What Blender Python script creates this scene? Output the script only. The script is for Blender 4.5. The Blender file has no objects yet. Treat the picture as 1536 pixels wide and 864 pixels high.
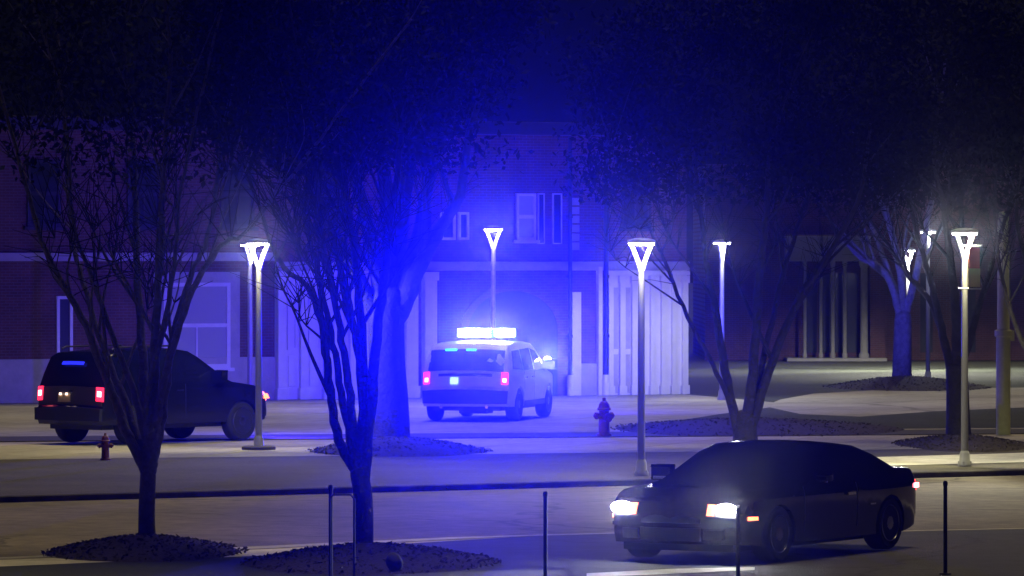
import bpy, bmesh, math, random
from mathutils import Vector, Matrix, noise
R = math.radians
C = bpy.context.scene
COL = C.collection

# ------------------------------------------------------------------ camera, sky, sun, exposure
F = 7900.0            # focal length in photograph pixels (1536 wide)
H = 3.82              # eye height above the far pavement
HY = 380.0            # horizon row of the photograph
cam_d = bpy.data.cameras.new('camera')
cam_d.sensor_width = 36.0
cam_d.lens = 36.0 * F / 1536.0
cam_d.shift_y = (HY - 432.0) / 1536.0
cam_d.clip_end = 2000
cam_d.clip_start = 0.5
cam = bpy.data.objects.new('camera', cam_d)
COL.objects.link(cam)
cam.location = (0, 0, H)
cam.rotation_euler = (R(90), 0, 0)
C.camera = cam

SUN_EL, SUN_ROT = 75.0, 10.0
world = bpy.data.worlds.new('World')
C.world = world
world.use_nodes = True
wn = world.node_tree
bg = wn.nodes['Background']
sky = wn.nodes.new('ShaderNodeTexSky')
sky.sky_type = 'NISHITA'
sky.sun_disc = False
sky.sun_elevation = R(SUN_EL)
sky.sun_rotation = R(SUN_ROT)
wn.links.new(sky.outputs['Color'], bg.inputs['Color'])
bg.inputs['Strength'].default_value = 0.0003

sun_d = bpy.data.lights.new('warm_fill_sun', 'SUN')  # added warm fill, stands in for street lighting out of view
sun_d.energy = 1.3
sun_d.angle = R(20)
sun_d.color = (1.0, 0.80, 0.40)
sun = bpy.data.objects.new('warm_fill_sun', sun_d)
COL.objects.link(sun)
a = R(SUN_ROT)
sdir = Vector((math.sin(a) * math.cos(R(SUN_EL)), math.cos(a) * math.cos(R(SUN_EL)), math.sin(R(SUN_EL))))
sun.rotation_euler = sdir.to_track_quat('Z', 'Y').to_euler()

C.view_settings.view_transform = 'Standard'
C.view_settings.look = 'None'
C.view_settings.gamma = 1
C.view_settings.use_curve_mapping = False
C.view_settings.exposure = 0.0
C.render.engine = 'CYCLES'
C.cycles.max_bounces = 6
C.cycles.diffuse_bounces = 2
C.cycles.glossy_bounces = 2
C.cycles.volume_bounces = 0
C.cycles.sample_clamp_indirect = 4
C.cycles.use_denoising = True

GLARE_DENSITY = 0.00025  # density of the added glare volume
GLARE_G = 0.991

# ------------------------------------------------------------------ helpers
def P(px, py, d):
    """photograph pixel at distance d -> point"""
    return Vector(((px - 768) * d / F, d, H - (py - HY) * d / F))

def G(px, py, z=0.0):
    d = F * (H - z) / (py - HY)
    return Vector(((px - 768) * d / F, d, z))

def link(o, parent=None):
    COL.objects.link(o)
    if parent is not None:
        o.parent = parent
    return o

def tag(o, label=None, cat=None, group=None, kind=None):
    if label: o['label'] = label
    if cat: o['category'] = cat
    if group: o['group'] = group
    if kind: o['kind'] = kind
    return o

def empty(name, loc=(0, 0, 0), rz=0.0):
    o = bpy.data.objects.new(name, None)
    COL.objects.link(o)
    o.location = loc
    o.rotation_euler = (0, 0, rz)
    o.empty_display_size = 0.2
    return o

def mesh_obj(name, bm, m, parent=None, smooth=None):
    me = bpy.data.meshes.new(name)
    bmesh.ops.recalc_face_normals(bm, faces=bm.faces[:])
    bm.to_mesh(me)
    bm.free()
    if m is not None:
        me.materials.append(m)
    if smooth:
        for p in me.polygons: p.use_smooth = True
        me.set_sharp_from_angle(angle=R(smooth))
    return link(bpy.data.objects.new(name, me), parent)

def children(o):
    return [c for c in bpy.data.objects if c.parent is o]

def copy_tree(o, parent=None):
    c = o.copy()
    COL.objects.link(c)
    if parent is not None: c.parent = parent
    for ch in children(o): copy_tree(ch, c)
    return c

def box(bm, x0, x1, y0, y1, z0, z1, bev=0.0):
    r = bmesh.ops.create_cube(bm, size=1.0)
    for v in r['verts']:
        v.co = Vector(((x0 + x1) / 2 + v.co.x * (x1 - x0), (y0 + y1) / 2 + v.co.y * (y1 - y0), (z0 + z1) / 2 + v.co.z * (z1 - z0)))
    if bev > 0:
        es = list({e for v in r['verts'] for e in v.link_edges})
        bmesh.ops.bevel(bm, geom=es, offset=bev, segments=2, affect='EDGES', profile=0.6)
    return r['verts']

def lathe(bm, prof, seg=20, axis='Z', origin=(0, 0, 0), cap=True):
    """prof = [(radius, height)...] spun about an axis"""
    rings = []
    o = Vector(origin)
    for r, h in prof:
        ring = []
        for i in range(seg):
            t = 2 * math.pi * i / seg
            c, s = r * math.cos(t), r * math.sin(t)
            if axis == 'Z': co = Vector((c, s, h))
            elif axis == 'Y': co = Vector((c, h, s))
            else: co = Vector((h, c, s))
            ring.append(bm.verts.new(co + o))
        rings.append(ring)
    for k in range(len(rings) - 1):
        for i in range(seg):
            j = (i + 1) % seg
            bm.faces.new((rings[k][i], rings[k][j], rings[k + 1][j], rings[k + 1][i]))
    if cap:
        for ring in (rings[0], rings[-1]):
            try: bm.faces.new(ring)
            except ValueError: pass
    return rings

def tube(bm, pts, rads, seg=8, cap=True):
    pts = [Vector(p) for p in pts]
    prev = None
    up = Vector((0.13, 0.97, 0.2)).normalized()
    for k, p in enumerate(pts):
        d = (pts[min(k + 1, len(pts) - 1)] - pts[max(k - 1, 0)])
        if d.length < 1e-6: d = Vector((0, 0, 1))
        d.normalize()
        u = d.cross(up)
        if u.length < 0.05: u = d.cross(Vector((1, 0, 0)))
        u.normalize()
        w = d.cross(u)
        ring = [bm.verts.new(p + (u * math.cos(2 * math.pi * i / seg) + w * math.sin(2 * math.pi * i / seg)) * rads[k]) for i in range(seg)]
        if prev:
            for i in range(seg):
                j = (i + 1) % seg
                bm.faces.new((prev[i], prev[j], ring[j], ring[i]))
        elif cap and seg > 3:
            bm.faces.new(ring)
        prev = ring
    if cap and seg > 3: bm.faces.new(prev)

def smooth_path(pts, n=4):
    """Catmull-Rom resample"""
    pts = [Vector(p) for p in pts]
    out = []
    for i in range(len(pts) - 1):
        p0 = pts[max(i - 1, 0)]; p1 = pts[i]; p2 = pts[i + 1]; p3 = pts[min(i + 2, len(pts) - 1)]
        for k in range(n):
            t = k / n
            out.append(0.5 * ((2 * p1) + (p2 - p0) * t + (2 * p0 - 5 * p1 + 4 * p2 - p3) * t * t + (3 * p1 - p0 - 3 * p2 + p3) * t ** 3))
    out.append(pts[-1])
    return out

# ------------------------------------------------------------------ materials
def mat(name, col, rough=0.6, metal=0.0, var=0.0, scale=8.0, bump=0.0, bscale=60.0, emit=None, estr=0.0, coat=0.0, spec=0.5, detail=4.0, var2=0.0, scale2=0.5):
    m = bpy.data.materials.new(name)
    m.use_nodes = True
    nt = m.node_tree
    b = nt.nodes['Principled BSDF']
    b.inputs['Base Color'].default_value = (*col, 1)
    b.inputs['Roughness'].default_value = rough
    b.inputs['Metallic'].default_value = metal
    b.inputs['Specular IOR Level'].default_value = spec
    if coat: b.inputs['Coat Weight'].default_value = coat; b.inputs['Coat Roughness'].default_value = 0.05
    tc = None
    if var or bump or var2:
        tc = nt.nodes.new('ShaderNodeTexCoord')
    if var or var2:
        last = None
        for v_, s_ in ((var, scale), (var2, scale2)):
            if not v_: continue
            n = nt.nodes.new('ShaderNodeTexNoise')
            n.inputs['Scale'].default_value = s_
            n.inputs['Detail'].default_value = detail
            n.inputs['Roughness'].default_value = 0.65
            nt.links.new(tc.outputs['Object'], n.inputs['Vector'])
            r = nt.nodes.new('ShaderNodeMapRange')
            r.inputs[1].default_value = 0.3; r.inputs[2].default_value = 0.7
            r.inputs[3].default_value = 1 - v_; r.inputs[4].default_value = 1 + v_
            nt.links.new(n.outputs['Fac'], r.inputs[0])
            mx = nt.nodes.new('ShaderNodeVectorMath'); mx.operation = 'SCALE'
            if last is None: mx.inputs[0].default_value = col
            else: nt.links.new(last.outputs[0], mx.inputs[0])
            nt.links.new(r.outputs[0], mx.inputs['Scale'])
            last = mx
        nt.links.new(last.outputs[0], b.inputs['Base Color'])
    if bump:
        n2 = nt.nodes.new('ShaderNodeTexNoise')
        n2.inputs['Scale'].default_value = bscale
        n2.inputs['Detail'].default_value = 5
        nt.links.new(tc.outputs['Object'], n2.inputs['Vector'])
        bp = nt.nodes.new('ShaderNodeBump')
        bp.inputs['Strength'].default_value = bump
        bp.inputs['Distance'].default_value = 0.05
        nt.links.new(n2.outputs['Fac'], bp.inputs['Height'])
        nt.links.new(bp.outputs['Normal'], b.inputs['Normal'])
    if emit:
        b.inputs['Emission Color'].default_value = (*emit, 1)
        b.inputs['Emission Strength'].default_value = estr
        m.cycles.emission_sampling = 'NONE'
    return m

def brick_mat(name, c1, c2, mortar, sx=0.215, sz=0.075):
    m = bpy.data.materials.new(name); m.use_nodes = True
    nt = m.node_tree; b = nt.nodes['Principled BSDF']
    tc = nt.nodes.new('ShaderNodeTexCoord')
    mp = nt.nodes.new('ShaderNodeMapping')
    mp.inputs['Rotation'].default_value = (R(90), 0, 0)
    nt.links.new(tc.outputs['Object'], mp.inputs['Vector'])
    br = nt.nodes.new('ShaderNodeTexBrick')
    br.inputs['Color1'].default_value = (*c1, 1); br.inputs['Color2'].default_value = (*c2, 1); br.inputs['Mortar'].default_value = (*mortar, 1)
    br.inputs['Scale'].default_value = 1.0
    br.inputs['Brick Width'].default_value = sx; br.inputs['Row Height'].default_value = sz
    br.inputs['Mortar Size'].default_value = 0.006
    nt.links.new(mp.outputs[0], br.inputs['Vector'])
    n = nt.nodes.new('ShaderNodeTexNoise'); n.inputs['Scale'].default_value = 1.3; n.inputs['Detail'].default_value = 6
    nt.links.new(tc.outputs['Object'], n.inputs['Vector'])
    r = nt.nodes.new('ShaderNodeMapRange'); r.inputs[1].default_value = .3; r.inputs[2].default_value = .7; r.inputs[3].default_value = .75; r.inputs[4].default_value = 1.25
    nt.links.new(n.outputs['Fac'], r.inputs[0])
    mx = nt.nodes.new('ShaderNodeVectorMath'); mx.operation = 'SCALE'
    nt.links.new(br.outputs['Color'], mx.inputs[0]); nt.links.new(r.outputs[0], mx.inputs['Scale'])
    nt.links.new(mx.outputs[0], b.inputs['Base Color'])
    bp = nt.nodes.new('ShaderNodeBump'); bp.inputs['Strength'].default_value = .5; bp.inputs['Distance'].default_value = .01
    nt.links.new(br.outputs['Fac'], bp.inputs['Height']); bp.invert = True
    nt.links.new(bp.outputs['Normal'], b.inputs['Normal'])
    b.inputs['Roughness'].default_value = .85
    return m

M = dict(
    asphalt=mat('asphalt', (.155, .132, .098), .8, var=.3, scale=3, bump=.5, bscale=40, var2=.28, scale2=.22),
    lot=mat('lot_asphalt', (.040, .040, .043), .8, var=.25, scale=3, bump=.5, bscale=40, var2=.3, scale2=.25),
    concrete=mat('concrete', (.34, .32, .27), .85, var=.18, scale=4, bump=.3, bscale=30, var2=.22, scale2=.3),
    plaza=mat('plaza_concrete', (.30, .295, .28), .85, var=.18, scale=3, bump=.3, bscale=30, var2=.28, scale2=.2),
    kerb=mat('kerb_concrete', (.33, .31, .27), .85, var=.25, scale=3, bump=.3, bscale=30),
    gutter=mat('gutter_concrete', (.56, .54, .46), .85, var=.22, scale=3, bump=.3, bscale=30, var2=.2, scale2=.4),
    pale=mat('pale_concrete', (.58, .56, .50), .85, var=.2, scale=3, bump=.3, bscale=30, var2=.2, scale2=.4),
    kerbface=mat('shaded_kerb', (.07, .064, .056), .9, var=.5, scale=2, var2=.4, scale2=.4),  # dark base colour carries the shade of the kerb faces; mottling is random
    verge=mat('verge_turf', (.085, .078, .052), .95, var=.3, scale=12, bump=.8, bscale=60, var2=.25, scale2=.5),
    lawn=mat('lawn_turf', (.035, .042, .025), .95, var=.35, scale=10, bump=.8, bscale=50, var2=.3, scale2=.4),
    mulch=mat('mulch', (.030, .022, .017), .95, var=.5, scale=14, bump=1.0, bscale=30),
    paint=mat('road_paint', (.50, .50, .49), .6, var=.2, scale=6),
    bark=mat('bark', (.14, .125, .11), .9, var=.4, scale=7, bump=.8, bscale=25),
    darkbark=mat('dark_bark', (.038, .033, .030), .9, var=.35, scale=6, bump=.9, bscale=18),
    leaf=mat('leaf', (.018, .022, .012), 1.0, var=.35, scale=3, spec=.05),
    brick=brick_mat('brick', (.14, .055, .042), (.10, .042, .035), (.14, .12, .11)),
    stone=mat('limestone', (.42, .40, .36), .8, var=.12, scale=3, bump=.2, bscale=12),
    white=mat('white_trim', (.74, .73, .70), .55, var=.05, scale=4),
    darkmetal=mat('dark_pipe', (.035, .033, .035), .55, metal=.3),
    glass=mat('window_glass', (.035, .04, .05), .12, spec=.7),
    dimglass=mat('pale_blind_glass', (.40, .41, .40), .25, spec=.6),
    pole=mat('painted_steel', (.30, .295, .28), .4, var=.06, scale=5),
    footing=mat('cast_footing', (.06, .055, .05), .8, var=.2, scale=10),
    lens=mat('lamp_lens', (.9, .9, .9), .3, emit=(1.0, .97, 1.0), estr=40),
    armglow=mat('frosted_lamp_arm', (.85, .85, .85), .4),
    greenpost=mat('green_post', (.50, .52, .24), .6, var=.12, scale=4),
    redbanner=mat('red_banner', (.42, .03, .03), .8, var=.1, scale=5),
    tanbanner=mat('tan_banner', (.45, .36, .16), .8, var=.1, scale=5),
    hydrant=mat('hydrant_red', (.16, .022, .022), .5, var=.2, scale=14),
    postmetal=mat('galvanised', (.035, .035, .045), .7, var=.1, scale=9),
    rock=mat('dark_rock', (.035, .033, .032), .9, var=.3, scale=6),
    tyre=mat('tyre_rubber', (.016, .016, .018), .8),
    rim=mat('alloy', (.45, .45, .47), .3, metal=.9),
    darkrim=mat('dark_alloy', (.10, .10, .12), .3, metal=.9),
    carglass=mat('car_glass', (.006, .007, .010), .06, spec=.6),
    trim=mat('black_trim', (.014, .014, .016), .5),
    navy=mat('dark_blue_paint', (.004, .005, .013), .18, spec=.45),
    brown=mat('dark_tailgate', (.055, .050, .045), .35, coat=.5),
    black=mat('black_paint', (.0035, .0035, .006), .09, spec=.5),
    whitecar=mat('white_paint', (.72, .73, .76), .35, coat=.5),
    plate=mat('license_plate', (.55, .42, .28), .5),
    glowplate=mat('glowing_plate', (.6, .7, .72), .5, emit=(.55, .95, 1.0), estr=1.2),  # emission makes the plate glow as if lamp-lit
    chrome=mat('chrome', (.7, .7, .72), .12, metal=1.0),
    tail=mat('tail_lens', (.35, .01, .015), .3, emit=(1.0, .02, .06), estr=3.0),
    tailhot=mat('tail_bulb', (.6, .1, .1), .3, emit=(1.0, .16, .20), estr=14.0),
    head=mat('headlight_lens', (.9, .9, .9), .2, emit=(.95, .97, 1.0), estr=120.0),
    amber=mat('amber_lens', (.8, .2, .08), .3, emit=(1.0, .16, .06), estr=5.0),
    barblue=mat('blue_led', (.1, .2, .9), .2, emit=(.12, .22, 1.0), estr=60.0),
    barwhite=mat('white_led', (.9, .9, .9), .2, emit=(.80, .92, 1.0), estr=60.0),
    barcyan=mat('cyan_led', (.1, .5, .8), .2, emit=(.04, .60, 1.0), estr=3.0),
    deckblue=mat('deck_strip_led', (.05, .05, .9), .2, emit=(.02, .03, 1.0), estr=1.1),
    platelamp=mat('plate_lamp', (.9, .8, .7), .3, emit=(1.0, .72, .55), estr=2.5),
)

def add_joints(m, size, dark=.45, wid=.022, rot=20):
    nt = m.node_tree; b = nt.nodes['Principled BSDF']
    src = b.inputs['Base Color'].links[0].from_socket
    tc = nt.nodes.new('ShaderNodeTexCoord'); mp = nt.nodes.new('ShaderNodeMapping'); mp.inputs['Rotation'].default_value = (0, 0, R(rot))
    br = nt.nodes.new('ShaderNodeTexBrick'); br.offset = 0.0
    br.inputs['Color1'].default_value = (1, 1, 1, 1); br.inputs['Color2'].default_value = (.84, .84, .84, 1); br.inputs['Mortar'].default_value = (dark, dark, dark, 1)
    br.inputs['Scale'].default_value = 1; br.inputs['Brick Width'].default_value = size; br.inputs['Row Height'].default_value = size; br.inputs['Mortar Size'].default_value = wid
    nt.links.new(tc.outputs['Object'], mp.inputs[0]); nt.links.new(mp.outputs[0], br.inputs['Vector'])
    mx = nt.nodes.new('ShaderNodeVectorMath'); mx.operation = 'MULTIPLY'
    nt.links.new(src, mx.inputs[0]); nt.links.new(br.outputs['Color'], mx.inputs[1]); nt.links.new(mx.outputs[0], b.inputs['Base Color'])
def add_cracks(m, scale=.16, dark=.45):
    nt = m.node_tree; b = nt.nodes['Principled BSDF']
    src = b.inputs['Base Color'].links[0].from_socket
    tc = nt.nodes.new('ShaderNodeTexCoord')
    ns = nt.nodes.new('ShaderNodeTexNoise'); ns.inputs['Scale'].default_value = .8; ns.inputs['Detail'].default_value = 4
    nt.links.new(tc.outputs['Object'], ns.inputs['Vector'])
    ad = nt.nodes.new('ShaderNodeVectorMath'); ad.operation = 'MULTIPLY_ADD'; ad.inputs[1].default_value = (1.6, 1.6, 0)
    nt.links.new(ns.outputs['Color'], ad.inputs[0]); nt.links.new(tc.outputs['Object'], ad.inputs[2])
    vo = nt.nodes.new('ShaderNodeTexVoronoi'); vo.feature = 'DISTANCE_TO_EDGE'; vo.inputs['Scale'].default_value = scale
    nt.links.new(ad.outputs[0], vo.inputs['Vector'])
    r = nt.nodes.new('ShaderNodeMapRange'); r.inputs[1].default_value = .004; r.inputs[2].default_value = .012; r.inputs[3].default_value = dark; r.inputs[4].default_value = 1
    nt.links.new(vo.outputs['Distance'], r.inputs[0])
    mx = nt.nodes.new('ShaderNodeVectorMath'); mx.operation = 'SCALE'
    nt.links.new(src, mx.inputs[0]); nt.links.new(r.outputs[0], mx.inputs['Scale']); nt.links.new(mx.outputs[0], b.inputs['Base Color'])
add_joints(M['concrete'], 1.5); add_joints(M['plaza'], 2.4, .5, .03, 24); add_joints(M['gutter'], 3.0, .5, .02, 35)
add_cracks(M['asphalt']); add_cracks(M['lot'], .22); add_cracks(M['plaza'], .07, .6)

# ------------------------------------------------------------------ ground
def sheet(name, pts, m, z=0.0, kind='structure', thick=0.0, sub=0):
    bm = bmesh.new()
    vs = [bm.verts.new((p[0], p[1], z)) for p in pts]
    f = bm.faces.new(vs)
    if thick:
        r = bmesh.ops.extrude_face_region(bm, geom=[f])
        for v in r['geom']:
            if isinstance(v, bmesh.types.BMVert): v.co.z -= thick
    o = mesh_obj(name, bm, m)
    o['kind'] = kind
    return o

KA, KB = 87.5, 0.6                       # far kerb: d = KA + KB*X
def kerb_d(X): return KA + KB * X
XL, XR = -70.0, 75.0
far_kerb = [(X, kerb_d(X)) for X in (XL, XR)]
# near kerb: runs the other side of the street
near_pts = [(-45, 36), (-6.6, 65.6), (-3.4, 68.0), (0.2, 71.2), (1.7, 72.0), (5.0, 72.2), (75, 100)]

bm = bmesh.new()
vs = [bm.verts.new(p) for p in ((-400, -60, -.145), (400, -60, -.145), (400, 700, -.145), (-400, 700, -.145))]
bm.faces.new(vs)
g = mesh_obj('ground', bm, M['lawn']); g['kind'] = 'structure'
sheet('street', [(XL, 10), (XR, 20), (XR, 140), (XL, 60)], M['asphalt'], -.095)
# raised far side (kerb step .13 m)
sheet('far_lawn', [(XL, kerb_d(XL) + .16), (XR, kerb_d(XR) + .16), (XR, 330), (-150, 330), (-150, 110)], M['lawn'], 0.0, thick=.14)
sheet('verge', [(XL, kerb_d(XL) + .17), (XR, kerb_d(XR) + .17), (XR, 170), (XL, 100)], M['verge'], .004)
def along(a, b): return [(X, a + b * X) for X in (-40, 40)]
def band(name, lo, hi, m, z):
    return sheet(name, [(-40, lo[0] - 40 * lo[1]), (40, lo[0] + 40 * lo[1]), (40, hi[0] + 40 * hi[1]), (-40, hi[0] - 40 * hi[1])], m, z)
band('sidewalk', (100.2, .30), (108.6, .22), M['concrete'], .008)
band('driveway', (108.65, .22), (112.0, .22), M['lot'], .006)
band('plaza', (112.0, .22), (141.5, .45), M['plaza'], .007)
# kerbs
def kerb_strip(name, pts, w, z0, z1, m, side=1):
    bm = bmesh.new()
    n = len(pts)
    L, Rr = [], []
    for i, p in enumerate(pts):
        a_ = Vector(pts[max(i - 1, 0)]); b_ = Vector(pts[min(i + 1, n - 1)])
        t = (b_ - a_).normalized(); nrm = Vector((-t.y, t.x)) * side
        L.append(Vector(p)); Rr.append(Vector(p) + nrm * w)
    def ring(a, b):
        return [bm.verts.new((a.x, a.y, z0)), bm.verts.new((a.x, a.y, z1 - .02)), bm.verts.new((a.x + (b.x - a.x) * .12, a.y + (b.y - a.y) * .12, z1)), bm.verts.new((b.x, b.y, z1)), bm.verts.new((b.x, b.y, z0))]
    prev = None
    for a, b in zip(L, Rr):
        r = ring(a, b)
        if prev:
            for k in range(4): bm.faces.new((prev[k], prev[k + 1], r[k + 1], r[k]))
        prev = r
    o = mesh_obj(name, bm, m); o['kind'] = 'structure'
    return o
kerb_strip('far_kerb', far_kerb, .16, -.14, .012, M['kerbface'])
kerb_strip('drive_kerb', [(-40, 108.6 - 8.8), (40, 108.6 + 8.8)], .0399, 0, .03, M['kerbface'], 1)

# near side: gutter pan, kerb, pavement and parking lot
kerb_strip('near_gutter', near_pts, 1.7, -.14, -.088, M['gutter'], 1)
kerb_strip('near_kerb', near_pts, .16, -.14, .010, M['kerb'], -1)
def offset_line(pts, w):
    out = []
    for i, p in enumerate(pts):
        a_ = Vector(pts[max(i - 1, 0)]); b_ = Vector(pts[min(i + 1, len(pts) - 1)])
        t = (b_ - a_).normalized(); nrm = Vector((t.y, -t.x))
        out.append(tuple(Vector(p) + nrm * w))
    return out
inner = offset_line(near_pts, .161)
sheet('near_lawn', inner + [(75, -20), (-45, -20)], M['lawn'], 0.0, thick=.14)
walk_in = offset_line(near_pts, 1.35)
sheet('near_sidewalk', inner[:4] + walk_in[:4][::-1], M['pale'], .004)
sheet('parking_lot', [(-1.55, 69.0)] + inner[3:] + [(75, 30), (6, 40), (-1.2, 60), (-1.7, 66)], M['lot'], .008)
sheet('parking_line', [tuple(G(880, 866, .012)[:2]), tuple(G(1104, 856, .012)[:2]), tuple(G(1104, 851, .012)[:2]), tuple(G(1010, 853, .012)[:2]), tuple(G(880, 860, .012)[:2])], M['paint'], .012)
sheet('parking_line', [tuple(G(1109, 856, .012)[:2]), tuple(G(1132, 855, .012)[:2]), tuple(G(1132, 850.5, .012)[:2]), tuple(G(1109, 851, .012)[:2])], M['paint'], .012)
# concrete strip beside the kerb on the right, pale path in front of the far wing
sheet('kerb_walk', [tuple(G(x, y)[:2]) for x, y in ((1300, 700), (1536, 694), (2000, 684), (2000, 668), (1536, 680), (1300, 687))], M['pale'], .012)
path_px = [(1155, 612), (1170, 600), (1220, 591), (1310, 586), (1400, 583), (1536, 582), (1900, 580), (1900, 612), (1536, 612), (1400, 618), (1290, 626), (1200, 622)]
sheet('path', [tuple(G(*p)[:2]) for p in path_px], M['plaza'], .012)
sheet('parkway', [tuple(G(*p)[:2]) for p in [(1005, 634), (1080, 622), (1155, 612), (1200, 622), (1290, 626), (1400, 618), (1536, 612), (1900, 612), (1900, 640), (1005, 646)]], M['lawn'], .016)
lawn_px = [(1030, 592), (1160, 604), (1170, 600), (1220, 591), (1310, 586), (1400, 583), (1900, 580), (1900, 520), (1030, 520)]
sheet('wing_lawn', [tuple(G(*p)[:2]) for p in lawn_px], M['lawn'], .010)

rnd = random.Random(7)
def mound(cx, cy, rx, ry, h, label, seed=0):
    bm = bmesh.new()
    nr, ns = 9, 40
    centre = bm.verts.new((0, 0, h))
    prev = None
    for k in range(1, nr + 1):
        t = k / nr
        ring = []
        for i in range(ns):
            a_ = 2 * math.pi * i / ns
            wob = 1 + .10 * noise.noise(Vector((math.cos(a_) * 1.6, math.sin(a_) * 1.6, seed)))
            x, y = rx * t * wob * math.cos(a_), ry * t * wob * math.sin(a_)
            z = h * (1 - t ** 1.6) + .05 * (1 - t) * noise.noise(Vector((x * 3, y * 3, seed + 4))) + .03 * noise.noise(Vector((x * 9, y * 9, seed)))
            ring.append(bm.verts.new((x, y, z if k < nr else -.01)))
        for i in range(ns):
            j = (i + 1) % ns
            if prev is None: bm.faces.new((centre, ring[i], ring[j]))
            else: bm.faces.new((prev[i], ring[i], ring[j], prev[j]))
        prev = ring
    rr = random.Random(seed)
    for _ in range(900):
        t = math.sqrt(rr.random()) * 1.04; a_ = rr.uniform(0, 6.283)
        p = Vector((rx * t * math.cos(a_), ry * t * math.sin(a_), max(.004, h * (1 - min(1, t) ** 1.6)) + .008))
        u = Vector((rr.uniform(-1, 1), rr.uniform(-1, 1), rr.uniform(-.4, .6))).normalized() * rr.uniform(.02, .06)
        w_ = u.orthogonal().normalized() * rr.uniform(.010, .022)
        q_ = [bm.verts.new(p + u), bm.verts.new(p + w_), bm.verts.new(p - u), bm.verts.new(p - w_ + Vector((0, 0, .01)))]
        bm.faces.new((q_[0], q_[1], q_[2])); bm.faces.new((q_[0], q_[2], q_[3])); bm.faces.new((q_[0], q_[3], q_[1])); bm.faces.new((q_[1], q_[3], q_[2]))
    o = mesh_obj('mulch_bed', bm, M['mulch'], smooth=50)
    o.location = (cx, cy, .012)
    tag(o, label, 'mulch bed', kind='stuff')
    return o

# ------------------------------------------------------------------ volume added to imitate lens glare around the lights
hb = bmesh.new()
box(hb, -75, 85, -8, 300, -1.2, 24)
hm = bpy.data.materials.new('glare_haze'); hm.use_nodes = True
hn = hm.node_tree
for n in list(hn.nodes):
    if n.type != 'OUTPUT_MATERIAL': hn.nodes.remove(n)
pv = hn.nodes.new('ShaderNodeVolumePrincipled')
pv.inputs['Color'].default_value = (.96, .97, 1, 1)
pv.inputs['Density'].default_value = GLARE_DENSITY
pv.inputs['Anisotropy'].default_value = GLARE_G
hn.links.new(pv.outputs[0], hn.nodes['Material Output'].inputs['Volume'])
hz = mesh_obj('glare_haze', hb, hm); hz['kind'] = 'stuff'

# ------------------------------------------------------------------ main building
BA, BB = 140.5, 0.5                    # facade: d = BA + BB*X
BN = math.sqrt(1 + BB * BB)
def ub(px):
    k = (px - 768) / F
    return k * BA / (1 - k * BB) * BN
def sb(px):                             # pixels per metre at that place on the facade
    k = (px - 768) / F
    return F / (BA + BB * k * BA / (1 - k * BB))
def zb(px, py): return H - (py - HY) / sb(px)
bld = empty('brick_building', (0, BA, 0), math.atan(BB))
tag(bld, 'long two-storey brick building with stone base and white trim behind the police cars', 'building')
UL, UR = ub(-220), ub(1030)
def bpart(name, m, boxes, bev=0.0, parent=None, smooth=None):
    bm = bmesh.new()
    for b_ in boxes: box(bm, *b_, bev=bev)
    return mesh_obj(name, bm, m, parent or bld, smooth)
# wall with true openings is not needed: windows sit in shallow reveals made by surrounds standing proud
bpart('wall', M['brick'], [(UL, UR, 0, 14, 0, 7.3)])
Z_PL = 1.12
bpart('stone_base', M['stone'], [(UL - .02, ub(412), -.06, .1, -.02, Z_PL)], .015)
bpart('stone_base', M['stone'], [(ub(866), ub(899), -.06, .1, -.02, zb(880, 545))], .015)
bpart('string_course', M['stone'], [(UL - .03, ub(412), -.09, .1, 3.62, 3.84), (ub(412), UR + .05, -.10, .1, 3.36, 3.60)], .02)
bpart('cornice', M['darkmetal'], [(UL - .1, UR + .12, -.30, .2, 6.98, 7.32)], .03)

def window(u0, u1, z0, z1, frame_w=.09, bars=(1, 2), glass='glass', sill=True, proud=.07, surround=.0, fm='white'):
    fr = bmesh.new()
    box(fr, u0, u0 + frame_w, -proud, .02, z0, z1); box(fr, u1 - frame_w, u1, -proud, .02, z0, z1)
    box(fr, u0 + frame_w, u1 - frame_w, -proud + .004, .02, z1 - frame_w, z1)
    box(fr, u0 + frame_w, u1 - frame_w, -proud + .004, .02, z0, z0 + frame_w)
    if bars[1] > 1:
        zm = (z0 + z1) / 2
        box(fr, u0 + frame_w, u1 - frame_w, -proud + .008, .02, zm - .05, zm + .05)
    if bars[0] > 1:
        um = (u0 + u1) / 2
        box(fr, um - .022, um + .022, -proud + .02, .02, z0 + frame_w, (z0 + z1) / 2 - .05)
    f = mesh_obj('window', fr, M[fm], bld)
    g_ = bmesh.new(); box(g_, u0 + frame_w, u1 - frame_w, -.025, .02, z0 + frame_w, z1 - frame_w)
    mesh_obj('pane', g_, M[glass], f)
    if surround:
        s_ = bmesh.new()
        box(s_, u0 - surround, u0, -.045, .05, z0 - .05, z1 + surround); box(s_, u1, u1 + surround, -.045, .05, z0 - .05, z1 + surround)
        box(s_, u0, u1, -.045, .05, z1, z1 + surround)
        mesh_obj('surround', s_, M['stone'], f)
    if sill:
        s_ = bmesh.new(); box(s_, u0 - .10, u1 + .10, -.13, .06, z0 - .09, z0, bev=.01)
        mesh_obj('sill', s_, M[fm], f)
    return f
# ground floor
window(ub(244), ub(344), zb(300, 552), zb(300, 424), .10, (2, 2), 'dimglass', True, .08, .28)
window(ub(84), ub(108), zb(95, 556), zb(95, 444), .08, (1, 1), 'glass', True, .07)
window(ub(-110), ub(-20), zb(-60, 552), zb(-60, 424), .10, (2, 2), 'dimglass', True, .08, .28)
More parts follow.
